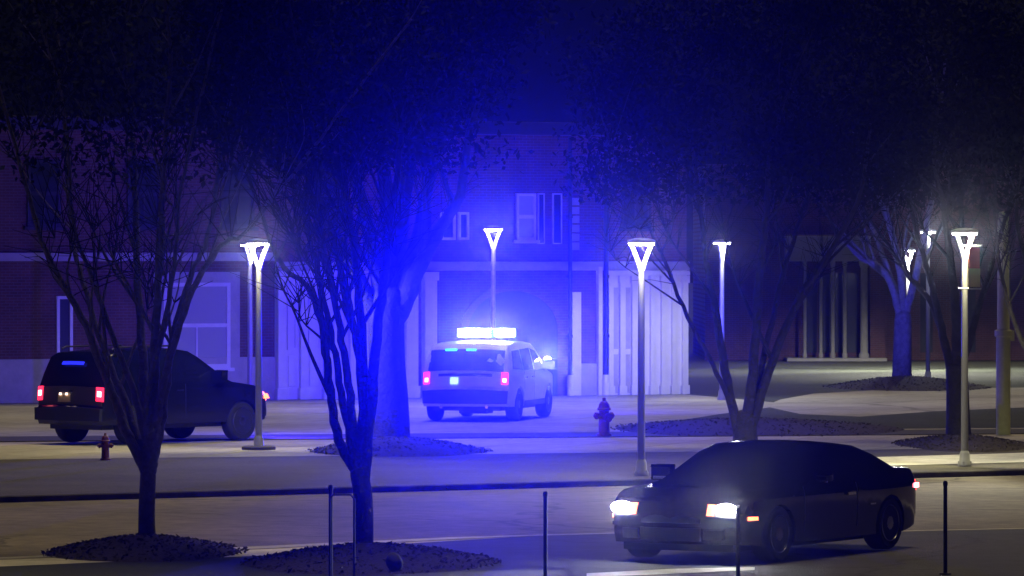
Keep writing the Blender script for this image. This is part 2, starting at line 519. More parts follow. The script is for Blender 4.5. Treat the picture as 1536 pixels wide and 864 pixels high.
# white entrance bay left of the big tree: panelled wall with tall narrow lights and pilasters
bpart('entrance_bay', M['white'], [(ub(412), ub(600), -.10, .05, 0, 3.36)])
for x0, x1 in ((412, 424), (446, 456), (482, 494), (520, 532), (560, 572)):
    bpart('pilaster', M['white'], [(ub(x0), ub(x1), -.24, -.09, 0, 3.3), (ub(x0) - .04, ub(x1) + .04, -.28, -.095, 0, .30), (ub(x0) - .04, ub(x1) + .04, -.28, -.095, 3.08, 3.32)], .008)
for x0, x1 in ((428, 442), (460, 478), (498, 516), (536, 556)):
    w_ = window(ub(x0), ub(x1), 1.3, 3.0, .05, (1, 1), 'glass', False, .16)
    bpart('panel', M['white'], [(ub(x0) + .03, ub(x1) - .03, -.14, -.095, .35, 1.15)], .01)
# pilasters right of the tree, then the brick archway
for x0, x1 in ((604, 622), (632, 650)):
    bpart('pilaster', M['white'], [(ub(x0), ub(x1), -.24, .05, 0, 3.3), (ub(x0) - .04, ub(x1) + .04, -.28, .04, 0, .32), (ub(x0) - .04, ub(x1) + .04, -.28, .04, 3.1, 3.33)], .008)
# archway: stone ring with dark doors inside
def arch(u0, u1, zs, ring, m, depth0, depth1, name, fill=None):
    uc, r = (u0 + u1) / 2, (u1 - u0) / 2
    bm = bmesh.new()
    n = 20
    outl, inl = [], []
    outl.append((u0 - ring, 0)); inl.append((u0, 0))
    for i in range(n + 1):
        t = math.pi - math.pi * i / n
        outl.append((uc + (r + ring) * math.cos(t), zs + (r + ring) * math.sin(t) * .8)); inl.append((uc + r * math.cos(t), zs + r * math.sin(t) * .8))
    outl.append((u1 + ring, 0)); inl.append((u1, 0))
    prev = None
    for o_, i_ in zip(outl, inl):
        r4 = [bm.verts.new((o_[0], depth0, o_[1])), bm.verts.new((i_[0], depth0, i_[1])), bm.verts.new((i_[0], depth1, i_[1])), bm.verts.new((o_[0], depth1, o_[1]))]
        if prev:
            for k in range(4): bm.faces.new((prev[k], prev[(k + 1) % 4], r4[(k + 1) % 4], r4[k]))
        prev = r4
    ob = mesh_obj(name, bm, m, bld)
    if fill:
        bm = bmesh.new()
        f1 = bm.faces.new([bm.verts.new((p[0], -.02, p[1])) for p in inl])
        rr = bmesh.ops.extrude_face_region(bm, geom=[f1])
        for v in rr['geom']:
            if isinstance(v, bmesh.types.BMVert): v.co.y += .06
        mesh_obj('door', bm, fill, ob)
    return ob
arch(ub(702), ub(836), 1.75, .22, M['brick'], -.03, .03, 'archway', M['darkmetal'])
# upper floor windows
window(ub(773), ub(802), zb(790, 360), zb(790, 290), .07, (1, 2), 'dimglass', True, .09)
for x0, x1 in ((660, 682), (686, 702)):
    window(ub(x0), ub(x1), zb(680, 360), zb(680, 318), .07, (1, 1), 'glass', False, .08)
for x0, x1 in ((806, 816), (828, 842)):
    window(ub(x0), ub(x1), zb(820, 366), zb(820, 290), .03, (1, 1), 'glass', False, .05)
for x0, x1 in ((40, 90), (190, 240), (330, 380), (470, 520), (930, 975)):
    window(ub(x0), ub(x1), 4.5, 6.2, .08, (2, 2), 'glass', True, .08, 0, 'darkmetal')
# downpipes
def pipe(px, r, z1, m):
    bm = bmesh.new()
    lathe(bm, [(r, .5), (r, z1)], 12, origin=(ub(px), -.20, 0))
    for z in (1.6, 3.2, 4.8, 6.4):
        lathe(bm, [(r * 1.35, z - .04), (r * 1.35, z + .04)], 12, origin=(ub(px), -.20, 0))
        box(bm, ub(px) - .02, ub(px) + .02, -.2, .01, z - .02, z + .02)
    p_ = mesh_obj('downpipe', bm, m, bld, 40)
    bm = bmesh.new(); lathe(bm, [(r * 1.6, 0), (r * 1.6, .46), (r * 1.25, .56)], 12, origin=(ub(px), -.20, 0))
    mesh_obj('pipe_shoe', bm, M['white'], p_, 40)
pipe(850, .055, 6.95, M['darkmetal']); pipe(904, .065, 6.95, M['darkmetal'])
bpart('pilaster', M['white'], [(ub(855), ub(868), -.16, .05, 0, zb(860, 438))], .01)
bpart('quoin', M['stone'], [(ub(855), ub(868), -.05, .05, zb(860, 375) + i * .24, zb(860, 375) + i * .24 + .20) for i in range(6)], .01)
bpart('pilaster', M['white'], [(ub(894), ub(900), -.16, .05, 0, zb(890, 400))], .01)
# white panelled portal, then fluted panel to the corner
bpart('portal', M['white'], [(ub(909), ub(1028), -.08, .05, 0, 3.36)])
for x0, x1 in ((909, 916), (926, 934), (944, 954), (972, 978), (988, 994), (1004, 1010), (1020, 1028)):
    bpart('pilaster', M['white'], [(ub(x0), ub(x1), -.18, -.075, 0, 3.2), (ub(x0) - .03, ub(x1) + .03, -.21, -.08, 0, .25), (ub(x0) - .03, ub(x1) + .03, -.21, -.08, 3.02, 3.22)], .006)
for x0, x1 in ((917, 925), (935, 943)):
    bpart('door', M['stone'], [(ub(x0), ub(x1), -.105, -.07, .06, 1.1), (ub(x0), ub(x1), -.105, -.07, 1.25, 2.9)], .008)
bpart('lintel', M['white'], [(ub(907), ub(1029), -.24, -.07, 3.23, 3.35)], .01)

# ------------------------------------------------------------------ far wing with columns
WD = 186.0
def wx(px): return (px - 768) * WD / F
def wz(py): return H - (py - HY) * WD / F
wing = empty('columned_building', (0, WD, 0), 0)
tag(wing, 'distant dim brick wing with a row of pale columns beyond the dark lawn', 'building')
def wpart(name, m, boxes, bev=0):
    bm = bmesh.new()
    for b_ in boxes: box(bm, *b_, bev=bev)
    return mesh_obj(name, bm, m, wing)
wpart('wall', M['brick'], [(wx(1060), wx(1760), 1.6, 14, 0, 7.0)])
wpart('entablature', M['stone'], [(wx(1180), wx(1306), -.1, 1.62, wz(392), wz(392) + .9)], .03)
wpart('porch_floor', M['stone'], [(wx(1180), wx(1330), -.3, 1.61, 0, wz(537))], .02)
for px, w in ((1208, 5), (1232, 5), (1250, 6), (1268, 6), (1297, 12)):
    r = w / 2 * WD / F
    bm = bmesh.new()
    z0, z1 = wz(537), wz(392)
    lathe(bm, [(r * 1.35, z0), (r * 1.35, z0 + .12), (r, z0 + .2), (r * .88, z1 - .25), (r * 1.3, z1 - .12), (r * 1.3, z1)], 16, origin=(wx(px), .3, 0))
    mesh_obj('column', bm, M['stone'], wing, 40)
wpart('porch_pier', M['brick'], [(wx(1306), wx(1328), .2, 1.6, 0, wz(400))])
for px in (1220, 1241, 1260, 1282, 1395, 1460):
    wpart('window', M['glass'], [(wx(px) - .22, wx(px) + .22, 1.55, 1.62, wz(530), wz(410))])

# ------------------------------------------------------------------ lamps
def point(name, loc, energy, col=(1, 1, 1), rad=.06, parent=None):
    l = bpy.data.lights.new(name, 'POINT'); l.energy = energy; l.color = col; l.shadow_soft_size = rad
    o = bpy.data.objects.new(name, l); link(o, parent); o.location = loc
    return o
def spot(name, loc, target, energy, col, angle, blend=.6, rad=.05, parent=None):
    l = bpy.data.lights.new(name, 'SPOT'); l.energy = energy; l.color = col; l.shadow_soft_size = rad
    l.spot_size = R(angle); l.spot_blend = blend
    o = bpy.data.objects.new(name, l); link(o, parent); o.location = loc
    o.rotation_euler = (Vector(target) - Vector(loc)).to_track_quat('-Z', 'Y').to_euler()
    return o

LAMP_E = 520.0
def lamp(px, d, h, label, rz=0.0, power=1.0, col=(1.0, .93, .96), group='Y-headed street lamps', footing=False, glow=.30, rpole=.065):
    root = empty('street_lamp', ((px - 768) * d / F, d, .012), rz)
    tag(root, label, 'street lamp', group)
    bm = bmesh.new()
    lathe(bm, [(rpole * 1.05, .0), (rpole, 1.0), (rpole * .85, h - .52)], 16)
    mesh_obj('pole', bm, M['pole'], root, 40)
    bm = bmesh.new()
    lathe(bm, [(.125, 0), (.125, .05), (.10, .09), (.092, .22), (.072, .27)], 16)
    for i in range(4):
        t = math.pi / 4 + i * math.pi / 2
        lathe(bm, [(.018, .05), (.018, .085)], 6, origin=(.108 * math.cos(t), .108 * math.sin(t), 0))
    mesh_obj('base', bm, M['pole'], root, 40)
    if footing:
        bm = bmesh.new(); lathe(bm, [(.33, -.01), (.33, .05), (.30, .07), (.0, .075)], 28, cap=False)
        mesh_obj('footing', bm, M['footing'], root, 40)
    for s in (-1, 1):
        bm = bmesh.new()
        pts = smooth_path([(0, 0, h - .58), (s * .035, 0, h - .47), (s * .10, 0, h - .27), (s * .19, 0, h - .06)], 4)
        tube(bm, pts, [.048 - .014 * i / (len(pts) - 1) for i in range(len(pts))], 10)
        mesh_obj('arm', bm, M['armglow'], root, 50)
    bm = bmesh.new()
    lathe(bm, [(.15, h - .05), (.23, h - .05), (.25, h - .03), (.24, h + .005), (.10, h + .04), (.0, h + .045)], 24, cap=False)
    hd = mesh_obj('lamp_head', bm, M['pole'], root, 50)
    bm = bmesh.new()
    lathe(bm, [(.165, h - .052), (.17, h - .075), (.195, h - .085), (.22, h - .075), (.225, h - .052)], 24, cap=False)
    mesh_obj('lens', bm, M['lens'], hd, 50)
    # the ring lens throws its light down and out: one lamp at its front, one at its back
    for q, k in ((-1, .6), (1, .4)):
        v = Matrix.Rotation(-rz, 3, 'Z') @ Vector((0, q * .15, 0))
        spot('lamp_light', (v.x, v.y, h - .10), (v.x, v.y, 0), LAMP_E * power * k, col, 171, .35, .05, root)
    # extra spot added for bloom around the head, aimed at the street; no shield
    v = Matrix.Rotation(-rz, 3, 'Z') @ Vector((0, -.26, 0)); w_ = Matrix.Rotation(-rz, 3, 'Z') @ Vector((0, -10, -.9))
    spot('lamp_glow', (v.x, v.y, h - .12), (v.x + w_.x, w_.y, h + w_.z), LAMP_E * glow, (.88, .88, 1.0), 100, .8, .04, root)
    return root
lamp(388, F * H / (675 - HY), 4.05, 'near street lamp in front of the dark vehicle with round dark footing at its foot', .1, 1.3, (1.0, .93, .62), footing=True)
lamp(375, 128.0, 4.06, 'street lamp behind the front of the dark vehicle, doubling the nearer lamp', .9, .4, glow=.15)
lamp(740, 130.0, 4.45, 'street lamp rising behind the white police vehicle', .0, .4)
lamp(962, F * H / (714 - HY), 4.03, 'tall pale street lamp standing behind the black car bonnet', .1, 1.3, (1.0, .96, .86))
lamp(1083, 137.0, 4.13, 'distant street lamp half hidden by limbs of the tree beside the fluted portal', 1.1, 1.5, (.97, 1.0, .93), glow=.10)
lamp(1362, 171.0, 3.95, 'distant street lamp beside the blue-lit tree trunk', .4, 14.0, (1.0, .98, .86), glow=.15)
lamp(1392, 158.0, 4.5, 'tiny distant street lamp high between bare branches, right of the blue-lit trunk', 1.2, 1.6, (.95, 1.0, .90))
lamp(1447, F * H / (700 - HY), 4.22, 'street lamp on the pale kerb strip right of the black car', .5, 3.4, (1.0, .95, .60))

# banner on the right lamp
bl = P(1461, 402, 94.0)
bn = empty('banner', (bl.x, bl.y, 0)); tag(bn, 'small red and tan banner hanging beside the lamp pole on the right', 'banner')
bm = bmesh.new(); box(bm, -.09, .10, -.012, .012, 3.55, 3.92); mesh_obj('red_panel', bm, M['redbanner'], bn)
bm = bmesh.new(); box(bm, -.10, .11, -.013, .013, 3.22, 3.549); mesh_obj('tan_panel', bm, M['tanbanner'], bn)
for z_ in (3.95, 3.19):
    bm = bmesh.new(); tube(bm, [(-.28, .0, z_), (.13, 0, z_)], [.014, .014], 8); mesh_obj('bracket', bm, M['pole'], bn)

# green post
gp = empty('green_post', tuple(G(1505, 653)))
tag(gp, 'thick pale green post with a collar at the right edge of the pavement', 'post')
bm = bmesh.new(); lathe(bm, [(.15, 0), (.15, 2.1), (.13, 2.14), (.12, 4.6), (.10, 4.68), (.0, 4.7)], 20, cap=False); mesh_obj('shaft', bm, M['greenpost'], gp, 40)
bm = bmesh.new(); lathe(bm, [(.152, 2.06), (.185, 2.08), (.185, 2.2), (.14, 2.22)], 20, cap=False); box(bm, .12, .23, -.05, .05, 1.98, 2.2, bev=.01); mesh_obj('collar', bm, M['greenpost'], gp, 40)

# ------------------------------------------------------------------ hydrants, posts, rack, stone
def hydrant(loc, h, label, rz):
    k = h / .76
    root = empty('fire_hydrant', loc, rz); tag(root, label, 'fire hydrant', 'fire hydrants')
    root.scale = (k, k, k)
    bm = bmesh.new()
    lathe(bm, [(.15, 0), (.15, .04), (.11, .06), (.105, .30), (.10, .50), (.135, .51), (.135, .545), (.115, .56), (.10, .63), (.06, .68), (.035, .69), (.035, .75), (.0, .76)], 18, cap=False)
    mesh_obj('barrel', bm, M['hydrant'], root, 35)
    for axis, s in (('X', -1), ('X', 1)):
        bm = bmesh.new(); lathe(bm, [(.055, 0), (.055, s * .15), (.07, s * .15), (.07, s * .19), (.03, s * .195), (.03, s * .225)], 12, 'X', (0, 0, .40)); mesh_obj('side_nozzle', bm, M['hydrant'], root, 35)
    bm = bmesh.new(); lathe(bm, [(.075, 0), (.075, -.14), (.09, -.14), (.09, -.18), (.035, -.185), (.035, -.21)], 12, 'Y', (0, 0, .36)); mesh_obj('pumper_nozzle', bm, M['hydrant'], root, 35)
hydrant(tuple(G(158, 690, .008)), .50, 'squat dull red fire hydrant on the pale sidewalk beside the forked tree', .15)
hydrant(tuple(G(906, 654, .03)), .80, 'tall dark fire hydrant standing near the drive, left of the pale lamp pole', .5)

def steel_post(px, ptop, d, label):
    b0 = P(px, ptop, d)
    root = empty('steel_post', (b0.x, d, .01)); tag(root, label, 'post', 'slim steel posts along the near edge')
    bm = bmesh.new(); lathe(bm, [(.024, 0), (.024, b0.z - .05)], 12); mesh_obj('shaft', bm, M['postmetal'], root, 40)
    bm = bmesh.new(); lathe(bm, [(.029, b0.z - .06), (.030, b0.z - .03), (.022, b0.z - .005), (.0, b0.z)], 12, cap=False); mesh_obj('cap', bm, M['postmetal'], root, 40)
    bm = bmesh.new(); lathe(bm, [(.07, 0), (.07, .015), (.034, .02)], 14); mesh_obj('flange', bm, M['postmetal'], root, 40)
steel_post(818, 738, 61.5, 'slim steel post standing alone between the forked tree and the black car')
steel_post(1107, 762, 61.5, 'slim steel post in front of the black car headlight')
steel_post(1418, 722, 62.5, 'slim steel post just behind the tail of the black car')
steel_post(496, 728, 61.5, 'slim steel post with a knob top left of the dark trunk')
hoop0 = P(513, 742, 61.0)
hp = empty('steel_hoop', (hoop0.x, 61.0, .01)); tag(hp, 'steel hoop rail in front of the dark leaning trunk', 'hoop rail')
bm = bmesh.new(); w = .14
tube(bm, [(-w, 0, 0), (-w, 0, hoop0.z - .06), (-w + .04, 0, hoop0.z - .01), (w - .04, 0, hoop0.z - .01), (w, 0, hoop0.z - .06), (w, 0, 0)], [.014] * 6, 10); mesh_obj('bent_tube', bm, M['postmetal'], hp, 50)
bm = bmesh.new(); lathe(bm, [(.05, 0), (.05, .015)], 12, origin=(-w, 0, 0)); lathe(bm, [(.05, 0), (.05, .015)], 12, origin=(w, 0, 0)); mesh_obj('foot_plate', bm, M['postmetal'], hp)

bm = bmesh.new()
bmesh.ops.create_icosphere(bm, subdivisions=3, radius=.10)
for v in bm.verts:
    v.co *= 1 + .25 * noise.noise(v.co * 9)
    v.co.z *= 1.15
st = mesh_obj('stone', bm, M['rock'], smooth=60); st.location = G(591, 843, .22); tag(st, 'small dark stone on the mulch right of the leaning trunk', 'stone')

# ------------------------------------------------------------------ trees
def jitter(v, s, r): return v + Vector((r.uniform(-s, s), r.uniform(-s, s), r.uniform(-s, s)))
def tree(name, label, base_px, d, trunk_path, trunk_r, limbs, limb_r, seed, bark, leaf_lo=4.3, leaves=4000, spread=1.6, twigs=260, depth=1.2, leaf_size=.10, flare=1.5, group='trees', extra_h=5.0, crown_cut=None, top_r=None):
    r = random.Random(seed)
    root = empty(name, tuple(Vector((P(base_px[0], base_px[1], d).x, d, 0))))
    tag(root, label, 'tree', group)
    inv = Vector(root.location)
    bm = bmesh.new()
    tp = smooth_path([P(x, y, d) - inv for x, y in trunk_path], 5)
    tp[0].z = min(tp[0].z, .0)
    n = len(tp)
    tr = [trunk_r * (1 - .15 * i / n) for i in range(n)]
    tr[0] *= flare
    for k in range(1, min(4, n)): tr[k] *= 1 + (flare - 1) * (.45 ** k)
    for k, q in ((1, .5), (2, .9)):
        tr[n - k] *= q
    # irregular trunk cross-section
    tube(bm, tp, tr, 14)
    polylines = []
    for li, limb in enumerate(limbs):
        px = [P(x, y, d) - inv for x, y in limb]
        side = r.uniform(-1, 1)
        m_ = len(px)
        for k in range(m_):
            px[k].y += side * depth * (k / max(1, m_ - 1)) ** 1.2
        # root the limb inside the trunk
        zt = px[0].z - .32
        ax = min(tp, key=lambda q: abs(q.z - zt))
        px.insert(0, Vector((ax.x, ax.y, ax.z)))
        # carry the limb on above what its path gives
        dirv = (px[-1] - px[-2]).normalized(); dirv.z += .45; dirv.normalize()
        if extra_h > 0:
            px.append(px[-1] + dirv * extra_h * .35 + Vector((r.uniform(-.3, .3), r.uniform(-.3, .3), 0)))
            px.append(px[-1] + (dirv + Vector((r.uniform(-.3, .3), 0, .3))).normalized() * extra_h * .4)
        path = smooth_path(px, 6)
        path = [path[0]] + [jitter(p, .015, r) for p in path[1:]]
        L = len(path)
        r0 = limb_r[li] if isinstance(limb_r, (list, tuple)) else limb_r
        rad = [max(.012, r0 * (1 - .82 * (k / (L - 1)) ** .8)) for k in range(L)]
        rad[0] = min(rad[0], trunk_r * .6)
        tube(bm, path, rad, 9)
        polylines.append((path, rad))
    # secondary limbs
    second = []
    for path, rad in polylines:
        L = len(path)
        for _ in range(6):
            k = r.randint(L // 3, L - 2)
            p = path[k]
            base_d = (path[k + 1] - path[k]).normalized()
            dd = (base_d + Vector((r.uniform(-.9, .9), r.uniform(-.9, .9), r.uniform(-.1, .5)))).normalized()
            ln = r.uniform(.8, 2.2) * spread / 1.6
            q = [p, p + dd * ln * .4 + Vector((0, 0, .03)), p + dd * ln * .75 + Vector((r.uniform(-.1, .1), 0, .12)), p + dd * ln + Vector((r.uniform(-.2, .2), 0, .3))]
            q = smooth_path(q, 3)
            rr = [max(.006, rad[k] * .55 * (1 - .85 * i / (len(q) - 1))) for i in range(len(q))]
            tube(bm, q, rr, 6)
            second.append((q, rr))
    mesh_obj('trunk', bm, bark, root, 70)
    # crown: fine twigs and leaves
    bm = bmesh.new()
    tips = []
    allp = polylines + second
    for _ in range(int(twigs * 1.7)):
        path, rad = r.choice(allp)
        k = r.randint(len(path) // 2, len(path) - 1)
        p = path[k]
        dd = Vector((r.uniform(-.8, .8), r.uniform(-.8, .8), r.uniform(.0, 1.5))).normalized()
        ln = r.uniform(.35, 1.2)
        q = [p, p + dd * ln * .5 + Vector((0, 0, .03)), p + dd * ln + Vector((r.uniform(-.1, .1), 0, r.uniform(-.08, .12)))]
        tube(bm, q, [.009, .006, .003], 3, cap=False)
        tips.append(q[1]); tips.append(q[2])
    tips2 = [t for t in tips if t.z > leaf_lo - .4] or tips
    zmax = max(t.z for t in tips2)
    for _ in range(int(leaves * 2.6)):
        t = r.choice(tips2)
        c = t + Vector((r.gauss(0, .28), r.gauss(0, .28), r.gauss(0, .22)))
        fade = min(1.0, max(0.0, (c.z - leaf_lo - .25) / 2.0)) ** .8
        if r.random() > fade: continue
        s = leaf_size * .72 * r.uniform(.6, 1.3)
        nrm = Vector((r.uniform(-1, 1), r.uniform(-1, 1), r.uniform(-.3, 1))).normalized()
        u = nrm.orthogonal().normalized()
        u = (Matrix.Rotation(r.uniform(0, 6.28), 3, nrm) @ u)
        w_ = nrm.cross(u)
        bm.faces.new([bm.verts.new(c + u * s), bm.verts.new(c + w_ * s * .45), bm.verts.new(c - u * s * .9), bm.verts.new(c - w_ * s * .45)])
    mesh_obj('crown', bm, M['leaf'], root)
    return root

T1 = [[(218, 705), (192, 655), (168, 590), (130, 490), (85, 405), (58, 345)],
      [(214, 690), (190, 615), (150, 520), (118, 425), (98, 345)],
      [(222, 690), (205, 600), (175, 520), (140, 420), (112, 330)],
      [(222, 690), (214, 570), (206, 460), (198, 350), (195, 250)],
      [(225, 690), (232, 560), (238, 450), (246, 340), (252, 240)],
      [(230, 690), (246, 610), (262, 500), (288, 410), (318, 340)],
      [(232, 680), (240, 610), (262, 520), (300, 420), (345, 362), (378, 345)],
      [(224, 690), (222, 600), (252, 470), (268, 370), (282, 260)]]
tree('street_tree', 'forked near tree with spreading bare limbs in front of the dark vehicle', (221, 824), 68.2, [(221, 830), (220, 770), (222, 715), (222, 680)], .115, T1, [.09, .075, .065, .09, .09, .08, .075, .06], 11, M['bark'], 4.4, 7000, 1.4, 420, 1.1, .085, 1.35)
mound(P(221, 840, 67.6).x, 67.2, 1.25, 2.1, .20, 'dark mulch mound around the forked near tree', 1)

T2 = [[(538, 715), (508, 660), (492, 570), (480, 490), (458, 432), (412, 386)],
      [(532, 690), (512, 590), (495, 500), (475, 410), (455, 330)],
      [(538, 700), (527, 610), (512, 510), (492, 410), (478, 320)],
      [(543, 700), (545, 570), (538, 450), (525, 340), (512, 240)],
      [(548, 700), (560, 570), (572, 450), (585, 330), (602, 200)],
      [(546, 690), (540, 560), (520, 440), (500, 360), (470, 270)]]
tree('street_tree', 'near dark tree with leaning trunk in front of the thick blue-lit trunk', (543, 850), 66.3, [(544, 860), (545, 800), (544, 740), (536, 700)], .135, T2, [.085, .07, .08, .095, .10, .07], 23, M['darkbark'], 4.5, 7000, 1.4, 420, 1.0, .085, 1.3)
mound(P(560, 850, 66.0).x, 64.9, 1.55, 2.4, .22, 'dark mulch mound around the leaning near tree', 2)

T3 = [[(600, 470), (630, 400), (660, 345), (692, 292)],
      [(592, 460), (600, 350), (615, 230), (640, 120)],
      [(575, 460), (555, 350), (530, 250), (500, 150)],
      [(565, 470), (530, 400), (490, 330), (450, 290)],
      [(585, 450), (580, 300), (570, 150)],
      [(600, 450), (628, 350), (655, 230), (690, 150)]]
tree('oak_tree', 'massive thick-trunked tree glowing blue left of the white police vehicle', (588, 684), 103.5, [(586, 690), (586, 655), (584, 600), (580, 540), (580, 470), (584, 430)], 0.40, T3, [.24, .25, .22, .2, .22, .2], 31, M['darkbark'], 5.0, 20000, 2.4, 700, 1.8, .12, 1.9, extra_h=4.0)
mound(P(600, 684, 102.5).x, 101.5, 1.75, 2.6, .26, 'dark mulch mound around the massive trunk', 3)

T4 = [[(1108, 650), (1090, 570), (1075, 480), (1060, 400), (1052, 340)],
      [(1120, 640), (1130, 540), (1135, 430), (1145, 320)],
      [(1126, 645), (1152, 560), (1195, 450), (1245, 372)],
      [(1122, 640), (1145, 540), (1170, 430), (1200, 330)],
      [(1106, 630), (1075, 560), (1030, 475), (990, 380), (955, 310)]]
tree('street_tree', 'many-limbed dark tree standing behind the black car roof', (1118, 668), 104.0, [(1118, 672), (1118, 640), (1118, 615)], .24, T4, [.13, .15, .14, .10, .07], 47, M['darkbark'], 4.5, 16000, 1.9, 600, 1.5, .11, 1.5, extra_h=3.4)
mound(P(1140, 640, 112).x, 114.5, 3.1, 5.2, .20, 'wide dark mulch mound around the many-limbed tree', 4)

T5 = [[(1350, 470), (1335, 420), (1312, 395), (1290, 385)],
      [(1356, 465), (1350, 400), (1330, 320), (1300, 260)],
      [(1360, 465), (1375, 400), (1390, 320), (1400, 240)],
      [(1352, 460), (1322, 370), (1298, 300)]]
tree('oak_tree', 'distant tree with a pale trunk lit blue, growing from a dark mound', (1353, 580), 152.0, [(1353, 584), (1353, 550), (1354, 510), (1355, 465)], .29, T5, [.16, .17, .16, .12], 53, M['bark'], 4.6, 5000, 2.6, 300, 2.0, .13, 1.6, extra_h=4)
mound(P(1353, 580, 152).x, 150, 2.3, 4.5, .30, 'low mulch mound under the distant blue-lit tree', 5)

T6 = [[(1428, 560), (1412, 490), (1396, 420), (1375, 350)],
      [(1436, 550), (1432, 460), (1422, 390), (1410, 320)],
      [(1440, 555), (1462, 490), (1482, 420), (1502, 360)],
      [(1440, 550), (1448, 450), (1452, 350)],
      [(1432, 560), (1400, 460), (1372, 420), (1345, 380)]]
tree('street_tree', 'dark tree right behind the lamp on the pale kerb strip', (1438, 662), 107.0, [(1438, 666), (1437, 620), (1436, 575), (1434, 545)], .25, T6, [.12, .14, .11, .12, .09], 61, M['darkbark'], 4.4, 6000, 1.8, 300, 1.2, .11, 1.3, extra_h=3.5)
mound(P(1436, 668, 106).x, 104.8, 1.32, 3.6, .18, 'dark mulch mound under the tree behind the right lamp', 6)

T7 = [[(1572, 610), (1545, 540), (1515, 470), (1496, 390)],
      [(1576, 600), (1560, 480), (1535, 390), (1520, 310)],
      [(1582, 600), (1600, 480), (1620, 380)]]
tree('street_tree', 'tree at the right edge whose limbs reach into view above the green post', (1578, 672), 100.0, [(1578, 680), (1578, 640), (1577, 600)], .17, T7, [.08, .09, .09], 71, M['darkbark'], 4.3, 5000, 1.8, 260, 1.0, .11, 1.3, extra_h=3.5)

# ------------------------------------------------------------------ vehicles
def arc(xc, zc, r, n=9, z0=None):
    """wheel-arch points, from rear to front, over the wheel"""
    t0 = math.asin(max(-1, min(1, (z0 - zc) / r))) if z0 is not None else 0
    return [(xc - r * math.cos(t), zc + r * math.sin(t)) for t in [t0 + (math.pi - 2 * t0) * i / n for i in range(n + 1)]]

